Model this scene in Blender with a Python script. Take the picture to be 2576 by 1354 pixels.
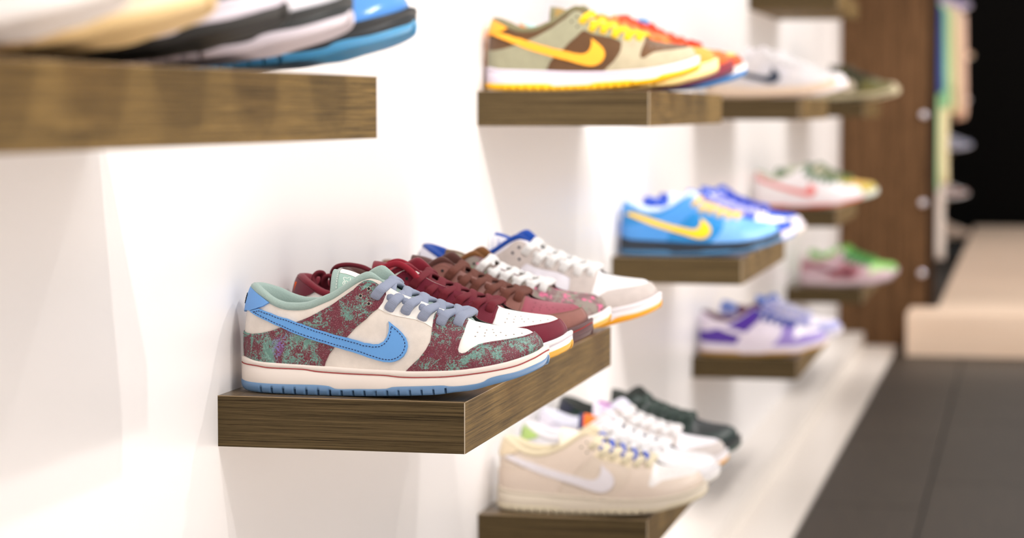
import bpy, bmesh, math, random
import numpy as np
from mathutils import Vector, Matrix
from mathutils.geometry import delaunay_2d_cdt

for o in list(bpy.data.objects): bpy.data.objects.remove(o)
S = bpy.context.scene
COL = S.collection
RND = random.Random(7)

# ------------------------------------------------------------------ camera
# world: x = out of the shoe wall, y = along the wall (depth), z = up; wall at x=0, floor z=0
FPX = 5880.0
PITCH = math.atan(400.0 / FPX)
YAW = math.atan(1297.0 / FPX * math.cos(PITCH))
CAM = np.array([.7425, -2.0815, .9589])
FW = np.array([-math.sin(YAW)*math.cos(PITCH), math.cos(YAW)*math.cos(PITCH), -math.sin(PITCH)])
RT = np.array([math.cos(YAW), math.sin(YAW), 0.0])
UP = np.cross(RT, FW)
def proj(P):
    d = np.asarray(P, float) - CAM
    z = d @ FW
    return np.stack([1288 + FPX*(d @ RT)/z, 677 - FPX*(d @ UP)/z], -1)
def on_y(px, py, y):
    px = np.asarray(px, float); py = np.asarray(py, float); y = np.asarray(y, float)
    r = FW + ((px-1288)/FPX)[..., None]*RT - ((py-677)/FPX)[..., None]*UP
    t = (y - CAM[1]) / r[..., 1]
    return CAM + t[..., None]*r
cd = bpy.data.cameras.new('camera'); cam = bpy.data.objects.new('camera', cd); COL.objects.link(cam)
cd.sensor_width = 36; cd.lens = FPX/2576*36; cd.clip_start = .05; cd.clip_end = 100
cam.matrix_world = Matrix(((RT[0], UP[0], -FW[0], CAM[0]), (RT[1], UP[1], -FW[1], CAM[1]),
                           (RT[2], UP[2], -FW[2], CAM[2]), (0, 0, 0, 1)))
cd.dof.use_dof = True; cd.dof.focus_distance = 2.20; cd.dof.aperture_fstop = 4.9
S.camera = cam

# ------------------------------------------------------------------ light and exposure
S.view_settings.view_transform = 'Standard'; S.view_settings.look = 'None'
S.view_settings.gamma = 1.0; S.view_settings.use_curve_mapping = False
S.view_settings.exposure = 0.27
wd = bpy.data.worlds.new('shop_ambient'); S.world = wd; wd.use_nodes = True
wd.node_tree.nodes['Background'].inputs[0].default_value = (1.0, .982, .978, 1)
wd.node_tree.nodes['Background'].inputs[1].default_value = .78
def spot(name, loc, tgt, power, size=math.radians(75), rad=.03, col=(1, .95, .91)):
    l = bpy.data.lights.new(name, 'SPOT'); l.energy = power; l.spot_size = size; l.spot_blend = .6
    l.shadow_soft_size = rad; l.color = col
    o = bpy.data.objects.new(name, l); COL.objects.link(o); o.location = loc
    o.rotation_euler = (Vector(tgt) - Vector(loc)).to_track_quat('-Z', 'Y').to_euler()
    return o
#SPOTS
for y in (-.65, 1.15, 2.25, 3.4, 4.7, 6.1):
    spot('ceiling_spotlight', (1.75, y, 2.75), (.05, y+.1, .75), 62, math.radians(78), .02)
for (l_, t_, p_, a_) in (((1.9, -1.1, 2.7), (.24, -.62, .98), 70, 30), ((1.4, -.5, 2.5), (.12, 1.10, .97), 210, 20), ((1.4, .6, 2.5), (.12, 2.18, .70), 210, 17), ((1.3, 5.6, 2.9), (.55, 7.5, .15), 130, 46)):
    spot('added_fill_spot', l_, t_, p_, math.radians(a_))  # added fill lamps that lift some shelf faces and the podium
for y in (-2.6, -1.0, .6, 2.2, 3.8, 5.4, 8.2, 10.5):          # added lamps: their bounce off the pale floor fills the shelf shade
    spot('added_bounce_light', (2.75, y, 2.95), (2.75, y, 0), 750, math.radians(66), .06, (1, .96, .93))

# ------------------------------------------------------------------ materials
def lin(c):
    def f(v):
        v /= 255.0
        return v/12.92 if v <= .04045 else ((v+.055)/1.055)**2.4
    return (f(c[0]), f(c[1]), f(c[2]), 1)
MC = {}
def new_mat(name):
    m = bpy.data.materials.new(name); m.use_nodes = True
    nt = m.node_tree
    return m, nt, nt.nodes['Principled BSDF']
def N(nt, t, **kw):
    n = nt.nodes.new(t)
    for k, v in kw.items():
        if k.startswith('i_'): n.inputs[k[2:].replace('_', ' ')].default_value = v
        else: setattr(n, k, v)
    return n
def mix(nt, fac, a, b):
    n = nt.nodes.new('ShaderNodeMix'); n.data_type = 'RGBA'
    if isinstance(fac, (int, float)): n.inputs[0].default_value = fac
    else: nt.links.new(fac, n.inputs[0])
    for i, v in ((6, a), (7, b)):
        if isinstance(v, tuple): n.inputs[i].default_value = v
        else: nt.links.new(v, n.inputs[i])
    return n.outputs[2]
def ramp(nt, src, p0, p1, c0=(0, 0, 0, 1), c1=(1, 1, 1, 1)):
    n = nt.nodes.new('ShaderNodeValToRGB')
    e = n.color_ramp.elements
    e[0].position = p0; e[0].color = c0; e[1].position = p1; e[1].color = c1
    nt.links.new(src, n.inputs[0])
    return n.outputs[0]
def texco(nt, scale=(1, 1, 1), rot=(0, 0, 0), out='Object'):
    tc = nt.nodes.new('ShaderNodeTexCoord'); mp = nt.nodes.new('ShaderNodeMapping')
    mp.inputs['Scale'].default_value = scale; mp.inputs['Rotation'].default_value = rot
    nt.links.new(tc.outputs[out], mp.inputs[0])
    return mp.outputs[0]
def noise(nt, co, scale, detail=3, rough=.55, dist=0.0):
    n = N(nt, 'ShaderNodeTexNoise'); n.inputs['Scale'].default_value = scale
    n.inputs['Detail'].default_value = detail; n.inputs['Roughness'].default_value = rough
    n.inputs['Distortion'].default_value = dist
    nt.links.new(co, n.inputs['Vector'])
    return n.outputs['Fac']
def bump(nt, bs, h, strength=.3, dist=.001):
    b = N(nt, 'ShaderNodeBump'); b.inputs['Strength'].default_value = strength; b.inputs['Distance'].default_value = dist
    nt.links.new(h, b.inputs['Height']); nt.links.new(b.outputs[0], bs.inputs['Normal'])
def M(kind, c, c2=None, **kw):
    key = (kind, c, c2, tuple(sorted(kw.items())))
    if key in MC: return MC[key]
    m, nt, bs = new_mat('%s_%d_%d_%d' % ((kind,)+tuple(c)))
    base = lin(c); bs.inputs['Base Color'].default_value = base
    if kind == 'leather':
        bs.inputs['Roughness'].default_value = kw.get('rough', .42)
        co = texco(nt); bump(nt, bs, noise(nt, co, 900, 2), .12, .0006)
    elif kind == 'suede':
        bs.inputs['Roughness'].default_value = .92
        co = texco(nt); n1 = noise(nt, co, 55, 4); n2 = noise(nt, co, 1500, 2)
        lo = tuple(v*.9 for v in base[:3])+(1,); hi = tuple(min(1, v*1.07) for v in base[:3])+(1,)
        nt.links.new(mix(nt, ramp(nt, n1, .3, .7), lo, hi), bs.inputs['Base Color'])
        bump(nt, bs, n2, .35, .0005)
        bs.inputs['Sheen Weight'].default_value = .25; bs.inputs['Sheen Roughness'].default_value = .5
    elif kind == 'fabric':
        bs.inputs['Roughness'].default_value = .95
        co = texco(nt); n2 = noise(nt, co, 1100, 3)
        lo = tuple(v*.86 for v in base[:3])+(1,)
        nt.links.new(mix(nt, ramp(nt, n2, .3, .7), lo, base), bs.inputs['Base Color'])
        bump(nt, bs, n2, .5, .0006)
        bs.inputs['Sheen Weight'].default_value = .2
    elif kind == 'lace':
        bs.inputs['Roughness'].default_value = .85
        tc = nt.nodes.new('ShaderNodeTexCoord'); wv = N(nt, 'ShaderNodeTexWave'); wv.bands_direction = 'X'
        wv.inputs['Scale'].default_value = kw.get('ribs', 8.5); wv.inputs['Distortion'].default_value = .3
        nt.links.new(tc.outputs['UV'], wv.inputs['Vector'])
        lo = tuple(v*.8 for v in base[:3])+(1,)
        nt.links.new(mix(nt, wv.outputs['Fac'], lo, base), bs.inputs['Base Color'])
        bump(nt, bs, wv.outputs['Fac'], .45, .0007)
    elif kind == 'rubber':
        bs.inputs['Roughness'].default_value = kw.get('rough', .48)
        co = texco(nt); bump(nt, bs, noise(nt, co, 1400, 2), .05, .0004)
    elif kind == 'clear':        # milky translucent rubber
        bs.inputs['Roughness'].default_value = .3
        bs.inputs['Transmission Weight'].default_value = .12
        bs.inputs['Subsurface Weight'].default_value = .35
        bs.inputs['Subsurface Radius'].default_value = (.004, .005, .007)
        bs.inputs['Subsurface Scale'].default_value = 1.0
    elif kind == 'crackle':      # worn two-colour printed leather
        bs.inputs['Roughness'].default_value = .5
        co = texco(nt)
        n1 = noise(nt, co, 42, 9, .78, .5)
        n3 = noise(nt, co, 780, 3, .7)
        n5 = noise(nt, texco(nt, (1, 1, 1), (0, .5, 0)), 30, 3, .6, 1.0)
        def madd(a, k, b):
            q = N(nt, 'ShaderNodeMath', operation='MULTIPLY_ADD'); nt.links.new(a, q.inputs[0]); q.inputs[1].default_value = k
            if b is None: q.inputs[2].default_value = 0
            else: nt.links.new(b, q.inputs[2])
            return q.outputs[0]
        tot = madd(n1, .46, madd(n3, .30, madd(n5, .24, None)))
        t = kw.get('t', .512)
        f = ramp(nt, tot, t, t+.02)
        mx = f
        for (rot, sc_) in (((0, .75, 0), 100), ((0, -.9, 0), 115), ((0, -.15, 0), 95)):
            m1 = nt.nodes.new('ShaderNodeMapping'); m1.inputs['Scale'].default_value = (1, .5, .075)
            nt.links.new(texco(nt, (1, 1, 1), rot), m1.inputs[0])
            st = noise(nt, m1.outputs[0], sc_, 1.5, .4, .1)
            q = madd(n3, .10, st); k = ramp(nt, q, .722, .732)
            m2 = N(nt, 'ShaderNodeMath', operation='MAXIMUM'); nt.links.new(mx, m2.inputs[0]); nt.links.new(k, m2.inputs[1]); mx = m2.outputs[0]
        t2 = mix(nt, ramp(nt, noise(nt, co, 420, 3), .5, .6), lin(c2), tuple(min(1, v*1.2+.05) for v in lin(c2)[:3])+(1,))
        b2 = mix(nt, ramp(nt, noise(nt, co, 1300, 2), .58, .66), base, tuple(min(1, v*1.8+.10) for v in base[:3])+(1,))
        cc = mix(nt, mx, b2, t2)
        vio = ramp(nt, noise(nt, texco(nt, (1, 1, 1), (.3, .2, .9)), 24, 2), .66, .74)
        sp = N(nt, 'ShaderNodeMath', operation='MULTIPLY'); nt.links.new(vio, sp.inputs[0]); nt.links.new(ramp(nt, n3, .5, .53), sp.inputs[1])
        cc = mix(nt, sp.outputs[0], cc, lin(kw.get('c3', (132, 100, 178))))
        nt.links.new(cc, bs.inputs['Base Color'])
        bump(nt, bs, n3, .35, .0006)
    elif kind == 'floral':
        bs.inputs['Roughness'].default_value = .7
        co = texco(nt)
        v = N(nt, 'ShaderNodeTexVoronoi'); v.inputs['Scale'].default_value = 90; nt.links.new(co, v.inputs['Vector'])
        cc = mix(nt, ramp(nt, noise(nt, co, 70, 4), .45, .55), base, lin(c2))
        cc = mix(nt, ramp(nt, noise(nt, co, 110, 2), .6, .64), cc, lin((225, 110, 150)))
        cc = mix(nt, ramp(nt, noise(nt, texco(nt, (1, 1, 1), (1, .4, .2)), 120, 2), .63, .66), cc, lin((120, 150, 120)))
        nt.links.new(cc, bs.inputs['Base Color'])
    elif kind == 'metal':
        bs.inputs['Metallic'].default_value = 1; bs.inputs['Roughness'].default_value = .22
    elif kind == 'plain':
        bs.inputs['Roughness'].default_value = kw.get('rough', .6); bs.inputs['Specular IOR Level'].default_value = kw.get('spec', .5)
    MC[key] = m
    return m
def wood_mat(name, axis, dark, light, fine=1.0, rough=.5):
    m, nt, bs = new_mat(name)
    sc = {'x': (1.5, 300, 300), 'y': (300, 1.5, 300), 'z': (60, 60, 1.6)}[axis]
    co = texco(nt, tuple(s*fine for s in sc))
    a = noise(nt, co, 2.0, 4, .65, .3); b = noise(nt, co, 9, 4, .75, .15)
    ad = N(nt, 'ShaderNodeMath', operation='MULTIPLY_ADD'); nt.links.new(b, ad.inputs[0]); ad.inputs[1].default_value = 1.3; nt.links.new(a, ad.inputs[2])
    hf = N(nt, 'ShaderNodeMath', operation='MULTIPLY'); nt.links.new(ad.outputs[0], hf.inputs[0]); hf.inputs[1].default_value = .43
    f = ramp(nt, hf.outputs[0], .40, .60)
    cc = mix(nt, f, lin(dark), lin(light))
    nt.links.new(cc, bs.inputs['Base Color']); bs.inputs['Roughness'].default_value = rough; bs.inputs['Specular IOR Level'].default_value = .08
    bump(nt, bs, ad.outputs[0], .25, .0006)
    return m

# ------------------------------------------------------------------ object helpers
def link(o, parent=None):
    COL.objects.link(o)
    if parent is not None: o.parent = parent
    return o
def mesh_from(name, V, Fc, smooth=True, uv=None):
    me = bpy.data.meshes.new(name)
    me.from_pydata([tuple(map(float, v)) for v in V], [], [tuple(int(i) for i in f) for f in Fc])
    if smooth: me.polygons.foreach_set('use_smooth', [True]*len(me.polygons))
    if uv is not None:
        l = me.uv_layers.new(name='UVMap'); uva = np.asarray(uv, np.float32)
        li = np.empty(len(me.loops), np.int32); me.loops.foreach_get('vertex_index', li)
        l.data.foreach_set('uv', uva[li].ravel())
    me.update()
    return me
def obj(name, me, m, parent=None, label=None, kind=None, loc=None):
    o = bpy.data.objects.new(name, me)
    if m is not None:
        if len(me.materials) == 0: me.materials.append(None)
        o.material_slots[0].link = 'OBJECT'; o.material_slots[0].material = m
    if loc is not None: o.location = loc
    link(o, parent)
    if label: o['label'] = label
    if kind: o['kind'] = kind
    return o
def tag(o, label, cat, group=None):
    o['label'] = label; o['category'] = cat
    if group: o['group'] = group
    return o
def box_mesh(name, x0, x1, y0, y1, z0, z1, bevel=0.0):
    bm = bmesh.new()
    bmesh.ops.create_cube(bm, size=1)
    for v in bm.verts:
        v.co = Vector((x0+(v.co.x+.5)*(x1-x0), y0+(v.co.y+.5)*(y1-y0), z0+(v.co.z+.5)*(z1-z0)))
    if bevel > 0:
        bmesh.ops.bevel(bm, geom=bm.edges[:], offset=bevel, segments=2, affect='EDGES', profile=.7)
    me = bpy.data.meshes.new(name); bm.to_mesh(me); bm.free()
    return me
def structure(name, me, m):
    o = obj(name, me, m); o['kind'] = 'structure'; return o

# ------------------------------------------------------------------ the setting
m_wall, nt, bs = new_mat('white_wall')
co = texco(nt); nz = noise(nt, co, 2.0, 3)
nt.links.new(mix(nt, nz, (.875, .845, .835, 1), (.90, .87, .86, 1)), bs.inputs['Base Color'])
bs.inputs['Roughness'].default_value = .38
bump(nt, bs, noise(nt, co, 160, 3), .03, .001)
YE = 7.5                                                   # where the wood end panel stands
structure('wall_left', box_mesh('wall_left', -.12, 0, -4.5, YE+.02, 0, 3.2), m_wall)
structure('wall_left', box_mesh('wall_left', -.12, 0, YE+.06, 16.2, 0, 3.2), m_wall)
structure('baseboard_left', box_mesh('baseboard_left', 0.0, .105, -4.5, YE, 0.0, .055, .004), M('plain', (236, 228, 220), rough=.3))
structure('floor', box_mesh('floor', -.12, 6, -4.5, 16.2, -.1, -.012), M('plain', (58, 54, 50), rough=.6))
strip = structure('floor_strip', box_mesh('floor_strip', .0, .24, -4.5, YE, -.012, .001), M('plain', (240, 231, 222), rough=.25))
m_tile, nt, bs = new_mat('charcoal_plank_tile')
co = texco(nt, (1, 1, 1)); a = noise(nt, texco(nt, (14, 1.2, 1)), 4, 4, .6)
nt.links.new(mix(nt, a, lin((50, 44, 38)), lin((72, 63, 54))), bs.inputs['Base Color'])
bs.inputs['Roughness'].default_value = .5; bs.inputs['Specular IOR Level'].default_value = .22
fl = bpy.data.objects['floor']
tw, tl, gap = .27, 1.2, .006
tile_me = box_mesh('tile', 0, tw-gap, 0, tl-gap, -.012, 0, .0012)
for i in range(0, 3):
    for j in range(-4, 9):
        o = obj('tile', tile_me, m_tile, fl, loc=(.245+i*tw, j*tl + (.4 if i % 2 else 0), 0))
structure('floor_bounce', box_mesh('floor_bounce', 1.062, 6, -4.5, 7.1, -.012, .002), wood_mat('bounce_oak', 'y', (216, 204, 194), (236, 226, 217), .2, .45))  # unseen pale floor, added to bounce light up under the shelves
m_wood_y = wood_mat('shelf_wood_along', 'y', (56, 44, 23), (142, 114, 66))  # front wood lighter and yellower than the ends: stronger light put into the colour
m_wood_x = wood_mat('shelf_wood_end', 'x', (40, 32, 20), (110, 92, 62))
m_wood_t = wood_mat('shelf_wood_top', 'y', (50, 39, 22), (126, 102, 64), 1.0, .3)
m_wood_t.node_tree.nodes['Principled BSDF'].inputs['Specular IOR Level'].default_value = .6
m_seam = M('plain', (205, 190, 168), rough=.5)
m_seam2 = M('plain', (150, 126, 92), rough=.5)
m_panel = wood_mat('walnut_panel', 'z', (62, 43, 26), (116, 85, 57), .6)
TH, DP, LN = .0482, .24, .775
Z1, Z2, Z3, Z0 = .985, .69, .395, 1.28
shelf_me = dict(
    core=box_mesh('core', 0, DP-.0012, .0012, LN-.0012, -TH, -.0008),
    top=box_mesh('top_panel', 0, DP-.0012, .0012, LN-.0012, -.0008, 0),
    end=box_mesh('end_band', 0, DP-.0008, 0, .0012, -TH, 0),
    end2=box_mesh('end_band', 0, DP-.0008, LN-.0012, LN, -TH, 0),
    front=box_mesh('front_band', DP-.0012, DP, .0008, LN-.0008, -TH, 0),
    seam=box_mesh('edge_seam', DP-.0008, DP-.0001, .0001, .0008, -TH, -.0004),
    seam2=box_mesh('edge_seam', 0, DP, -.0001, .0005, -.0006, .0002), seam3=box_mesh('edge_seam', DP-.0005, DP+.0001, 0, LN, -.0006, .0002))
def shelf(y0, z, label, x0=0.0, ln=None):
    e = bpy.data.objects.new('wall_shelf', None); link(e); e.location = (x0, y0, z); e.empty_display_size = .05
    tag(e, label, 'shelf', 'floating wall shelves')
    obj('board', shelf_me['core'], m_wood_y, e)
    obj('top_panel', shelf_me['top'], m_wood_t, e)
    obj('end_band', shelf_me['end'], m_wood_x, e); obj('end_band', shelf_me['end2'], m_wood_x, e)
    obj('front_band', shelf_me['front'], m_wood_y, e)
    obj('edge_seam', shelf_me['seam'], m_seam, e); obj('edge_seam', shelf_me['seam2'], m_seam2, e); obj('edge_seam', shelf_me['seam3'], m_seam2, e)
    return e
#SHELVES
# ------------------------------------------------------------------ sneaker geometry
def pchip(xs, ys):
    xs = np.asarray(xs, float); ys = np.asarray(ys, float)
    h = np.diff(xs); d = np.diff(ys)/h
    m = np.zeros_like(ys); m[0] = d[0]; m[-1] = d[-1]
    for i in range(1, len(xs)-1):
        if d[i-1]*d[i] > 0:
            w1 = 2*h[i]+h[i-1]; w2 = h[i]+2*h[i-1]
            m[i] = (w1+w2)/(w1/d[i-1]+w2/d[i])
    def f(x):
        x = np.clip(np.asarray(x, float), xs[0], xs[-1])
        i = np.clip(np.searchsorted(xs, x)-1, 0, len(xs)-2)
        t = (x-xs[i])/h[i]
        return ((2*t**3-3*t**2+1)*ys[i] + (t**3-2*t**2+t)*h[i]*m[i] + (-2*t**3+3*t**2)*ys[i+1] + (t**3-t**2)*h[i]*m[i+1])
    return f
def catmull(P, n, closed=False):
    P = np.asarray(P, float); k = len(P)
    seg = k if closed else k-1
    out = []
    for s in range(seg):
        g = lambda j: P[j % k] if closed else (2*P[0]-P[1] if j < 0 else (2*P[-1]-P[-2] if j >= k else P[j]))
        p0, p1, p2, p3 = g(s-1), g(s), g(s+1), g(s+2)
        t = np.linspace(0, 1, n, endpoint=False)[:, None]
        out.append(.5*((2*p1)+(-p0+p2)*t+(2*p0-5*p1+4*p2-p3)*t**2+(-p0+3*p1-3*p2+p3)*t**3))
    r = np.concatenate(out)
    return r if closed else np.vstack([r, P[-1:]])
SX, SY, SZ = .0045, .056, Z2                     # where the sneaker that is traced stands
# plan outline of the midsole, heel centre -> toe tip; lateral side is -y
LAT = [(.000, 0), (.0035, -.015), (.0150, -.0275), (.036, -.0345), (.07, -.0368), (.11, -.0385), (.15, -.0440), (.19, -.0505), (.222, -.0530), (.25, -.0500), (.275, -.0405), (.2925, -.0265), (.3015, -.0105), (.3040, .0045)]
MED = [(.000, 0), (.0035, .015), (.0150, .0275), (.036, .0335), (.07, .0340), (.11, .0345), (.15, .0385), (.19, .0445), (.222, .0475), (.25, .0465), (.275, .0410), (.2925, .0310), (.3015, .0190), (.3040, .0045)]
def outline(P):
    P = [(.0024+x*(.3030-.0040)/.304, y) for x, y in P]
    c = catmull([(P[1][0], -P[1][1])]+P+[(2*P[-1][0]-P[-2][0]-.006, P[-1][1]+(P[-1][1]-P[-2][1]))], 24)[24:-25]
    c = np.vstack([c, [P[-1]]])
    s = np.r_[0, np.cumsum(np.linalg.norm(np.diff(c, axis=0), axis=1))]
    u = np.linspace(0, 1, 800)
    x = np.interp(u*s[-1], s, c[:, 0]); y = np.interp(u*s[-1], s, c[:, 1])
    tx = np.gradient(x); ty = np.gradient(y); l = np.hypot(tx, ty)
    sg = np.sign(P[4][1])
    nx, ny = (ty/l, -tx/l) if sg < 0 else (-ty/l, tx/l)
    # outward normal (lateral: -y); ends are forced onto the axis
    nx[0], ny[0] = -1, 0; nx[-1], ny[-1] = 1, 0
    return dict(u=u, x=x, y=y, nx=nx, ny=ny, len=s[-1])
OUT = {-1: outline(LAT), 1: outline(MED)}
def opt(side, u, off=0.0):
    o = OUT[side]
    x = np.interp(u, o['u'], o['x']); y = np.interp(u, o['u'], o['y'])
    nx = np.interp(u, o['u'], o['nx']); ny = np.interp(u, o['u'], o['ny'])
    return x+nx*off, y+ny*off
# ---- traced height lines on the sole (pixels of the photograph -> z(u) on the lateral wall)
def wall_trace(pts, off):
    """vertical wall over the lateral outline: for each traced pixel find u and z"""
    u = np.linspace(0, 1, 1601); x, y = opt(-1, u, off)
    us, zs = [], []
    for (px, py) in pts:
        W = on_y(np.full_like(u, px), np.full_like(u, py), y+SY)
        d = W[:, 0]-(x+SX)
        # nearest crossing on the camera side
        i = np.argmin(np.abs(d)); us.append(u[i]); zs.append(W[i, 2]-SZ)
    o = np.argsort(us); us = np.array(us)[o]; zs = np.array(zs)[o]
    k = np.r_[True, np.diff(us) > 1e-3]
    us, zs = us[k], zs[k]
    return pchip(np.r_[-.01, us[0] if us[0] > 0 else 1e-4, us[1:], 1.01], np.r_[zs[0], zs, zs[-1]]) if us[-1] < 1.005 else None
TR_TOP = [(612, 897), (616, 899), (652, 911.7), (714, 917), (815, 924), (870, 928.5), (933, 932.6), (1010, 936.5), (1100, 936.5), (1140, 935), (1180, 931.5), (1260, 917.5), (1319, 899.6), (1359, 881.6), (1370, 873)]
TR_ST = [(610, 912), (640, 923), (675, 929), (760, 933), (800, 939), (890, 945), (960, 948), (1010, 953), (1100, 953), (1200, 943.5), (1300, 924), (1340, 907), (1377, 886)]
TR_MO = [(608, 958), (633, 966), (700, 971), (790, 973), (825, 976), (845, 983.5), (900, 983.5), (970, 983), (985, 979), (1040, 977), (1080, 976), (1115, 975), (1130, 977), (1190, 972), (1215, 966), (1230, 957), (1300, 940), (1350, 920), (1375, 905), (1382, 896)]
TR_BT = [(608, 978), (625, 988), (700, 995), (800, 999.5), (1090, 998.5), (1150, 991), (1180, 988), (1240, 973), (1300, 957), (1350, 937), (1375, 920), (1383, 903)]
z_top = wall_trace(TR_TOP, -.002); z_st = wall_trace(TR_ST, 0); z_mo = wall_trace(TR_MO, .0005); z_bt = wall_trace(TR_BT, 0)
_zb = z_bt(np.linspace(0, 1, 400)); ZB0 = float(np.min(_zb))
def zb(u): return np.maximum(z_bt(u)-ZB0, 0.0)
# ---- top edge of the upper (lateral): pixel trace with its distance from the centre plane
TTR = [(637, 727, 0), (641, 731, -.011), (652.5, 741.7, -.021), (666, 751, -.0265), (679.7, 761, -.0295), (696, 769.6, -.0315), (716, 776, -.0328), (736, 778, -.0335), (756, 778, -.034), (782.7, 773.6, -.0342), (816, 760, -.0335), (842.5, 748, -.0325), (875.8, 725.8, -.0305), (902, 708.7, -.0285), (922.7, 700, -.0268), (936, 699, -.0255), (958, 708.7, -.0238), (977, 725, -.0225),
       (1003, 740, -.0212), (1035, 753, -.020), (1065, 764, -.019), (1095, 776, -.018), (1125, 786, -.017), (1150, 793, -.0155), (1172, 800, -.012), (1190, 809.5, -.007), (1215, 815.5, -.001), (1250, 821.5, .003), (1290, 826.5, .004), (1318, 829.5, .0045)]
_t = np.array(TTR); _w = on_y(_t[:, 0], _t[:, 1], _t[:, 2]+SY)
TC = np.stack([_w[:, 0]-SX, _t[:, 2], _w[:, 2]-SZ], 1)
TCd = catmull(TC, 16)
# correspondence base-x -> top-curve parameter (by x)
bx2tx = pchip([.0024, .03, .08, .2, .245, .275, .292, .3014], [TC[0, 0], .037, .08, .198, .234, .256, .268, TC[-1, 0]])
TXm = np.maximum.accumulate(TCd[:, 0]+np.arange(len(TCd))*1e-9)
def smooth(a, k):
    r = np.pad(a, k, mode='edge'); w = np.hanning(2*k+3)[1:-1]; w /= w.sum()
    return np.convolve(r, w, 'valid')
UU = np.linspace(0, 1, 800)
ang_T = pchip([0, .1, .3, .42, .50, .56, .64, .70, .78, 1], [62, 66, 76, 70, 58, 48, 40, 28, 8, 2])
ang_B = pchip([0, .12, .3, .5, .7, .85, 1], [-4, -4, -2, 4, 3, 0, -4])
len_B = pchip([0, .3, .6, .8, 1], [.85, .9, 1.0, .95, .85])
len_T = pchip([0, .3, .6, .8, 1], [.75, .8, .95, 1.0, .95])
ROLLX = {}
SURF = {}
for sd in (-1, 1):
    bx, by = opt(sd, UU, -.0026-.0016*np.clip((.14-UU)/.14, 0, 1)-.0045*np.clip((UU-.72)/.2, 0, 1)**1.5)
    bz = smooth(z_top(UU), 6)-ZB0-.0015
    ox, _ = opt(-1, UU)
    lx, _ = opt(-1, UU)
    tx = bx2tx(ox)
    ty = np.interp(tx, TXm, TCd[:, 1]); tz = np.interp(tx, TXm, TCd[:, 2])-ZB0
    axis = np.interp(tx, [0, .19, .25, .3], [0, 0, .0035, .0045])
    if sd == 1: ty = 2*np.where(tx > .2, axis, 0) - ty
    if sd == 1: ty = np.where(tx > .225, np.maximum(ty, 2*axis-np.interp(tx, TXm, TCd[:, 1])), ty)
    if sd == 1: tz = tz + .0035*np.exp(-((tx-.122)/.022)**2)
    tx = smooth(tx, 5); ty = smooth(ty, 5); tz = smooth(tz, 5)
    ty[0] = 0; ty[-1] = .0045
    if sd == -1: TOPL = (tx, ty, tz)
    B = np.stack([bx, by, bz], 1); T = np.stack([tx, ty, tz], 1)
    hd = T[:, :2]-B[:, :2]; hl = np.linalg.norm(hd, axis=1)
    nx = np.interp(UU, OUT[sd]['u'], OUT[sd]['nx']); ny = np.interp(UU, OUT[sd]['u'], OUT[sd]['ny'])
    hd = np.stack([-nx, -ny], 1)*.55 + .45*hd/np.maximum(hl, 1e-6)[:, None]
    hd /= np.linalg.norm(hd, axis=1)[:, None]
    D = np.linalg.norm(T-B, axis=1)
    aT = np.radians(ang_T(UU)); aB = np.radians(ang_B(UU))
    tT = np.stack([hd[:, 0]*np.cos(aT), hd[:, 1]*np.cos(aT), np.sin(aT)], 1)*(D*len_T(UU))[:, None]
    tB = np.stack([hd[:, 0]*np.sin(aB), hd[:, 1]*np.sin(aB), np.cos(aB)], 1)*(D*len_B(UU))[:, None]
    SURF[sd] = (B, T, tB, tT)
def ev(A, u):
    u = np.clip(u, 0, 1)*(len(UU)-1)
    i = np.minimum(u.astype(int), len(UU)-2); f = (u-i)[..., None]
    return A[i]*(1-f)+A[i+1]*f
def P(side, u, v):
    u = np.asarray(u, float); v = np.asarray(v, float)
    B, T, tB, tT = (ev(a, u) for a in SURF[side])
    t = v[..., None]
    return (2*t**3-3*t**2+1)*B+(t**3-2*t**2+t)*tB+(-2*t**3+3*t**2)*T+(t**3-t**2)*tT
def NRM(side, u, v):
    u = np.asarray(u, float); v = np.asarray(v, float)
    e = .004
    du = P(side, np.minimum(u+e, 1), v)-P(side, np.maximum(u-e, 0), v)
    dv = P(side, u, v+e)-P(side, u, v-e)
    n = np.cross(du, dv)
    if side == 1: n = -n
    n /= np.maximum(np.linalg.norm(n, axis=-1), 1e-12)[..., None]
    # keep seams on the centre plane
    for uu, lim in ((u, 0),):
        k = (u < 1e-6); n[k, 1] = 0
        k = (u > 1-1e-6); n[k, 1] = 0
    n /= np.maximum(np.linalg.norm(n, axis=-1), 1e-12)[..., None]
    return n
def PO(side, u, v, off): return P(side, u, v)+NRM(side, u, v)*np.asarray(off)[..., None] if np.ndim(off) else P(side, u, v)+NRM(side, u, v)*off
# ---- pixel -> (u, v) on the lateral patch
_gu, _gv = np.meshgrid(np.linspace(0, 1, 361), np.linspace(0, 1, 141), indexing='ij')
_gp = proj(P(-1, _gu, _gv)+np.array([SX, SY, SZ]))
def inv(pts):
    out = []
    for (px, py) in pts:
        d = (_gp[..., 0]-px)**2+(_gp[..., 1]-py)**2
        i, j = np.unravel_index(np.argmin(d), d.shape)
        u, v = _gu[i, j], _gv[i, j]
        for _ in range(6):
            q = proj(P(-1, np.array([u, u+1e-4, u]), np.array([v, v, v+1e-4]))+np.array([SX, SY, SZ]))
            J = np.stack([(q[1]-q[0])/1e-4, (q[2]-q[0])/1e-4], 1)
            try: s = np.linalg.solve(J, np.array([px, py])-q[0])
            except np.linalg.LinAlgError: break
            s = np.clip(s, -.02, .02)
            u = float(np.clip(u+s[0], 0, 1)); v = float(np.clip(v+s[1], 0, 1))
        out.append((u, v))
    return np.array(out)
ULEN = OUT[-1]['len']; VLEN = .075
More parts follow.
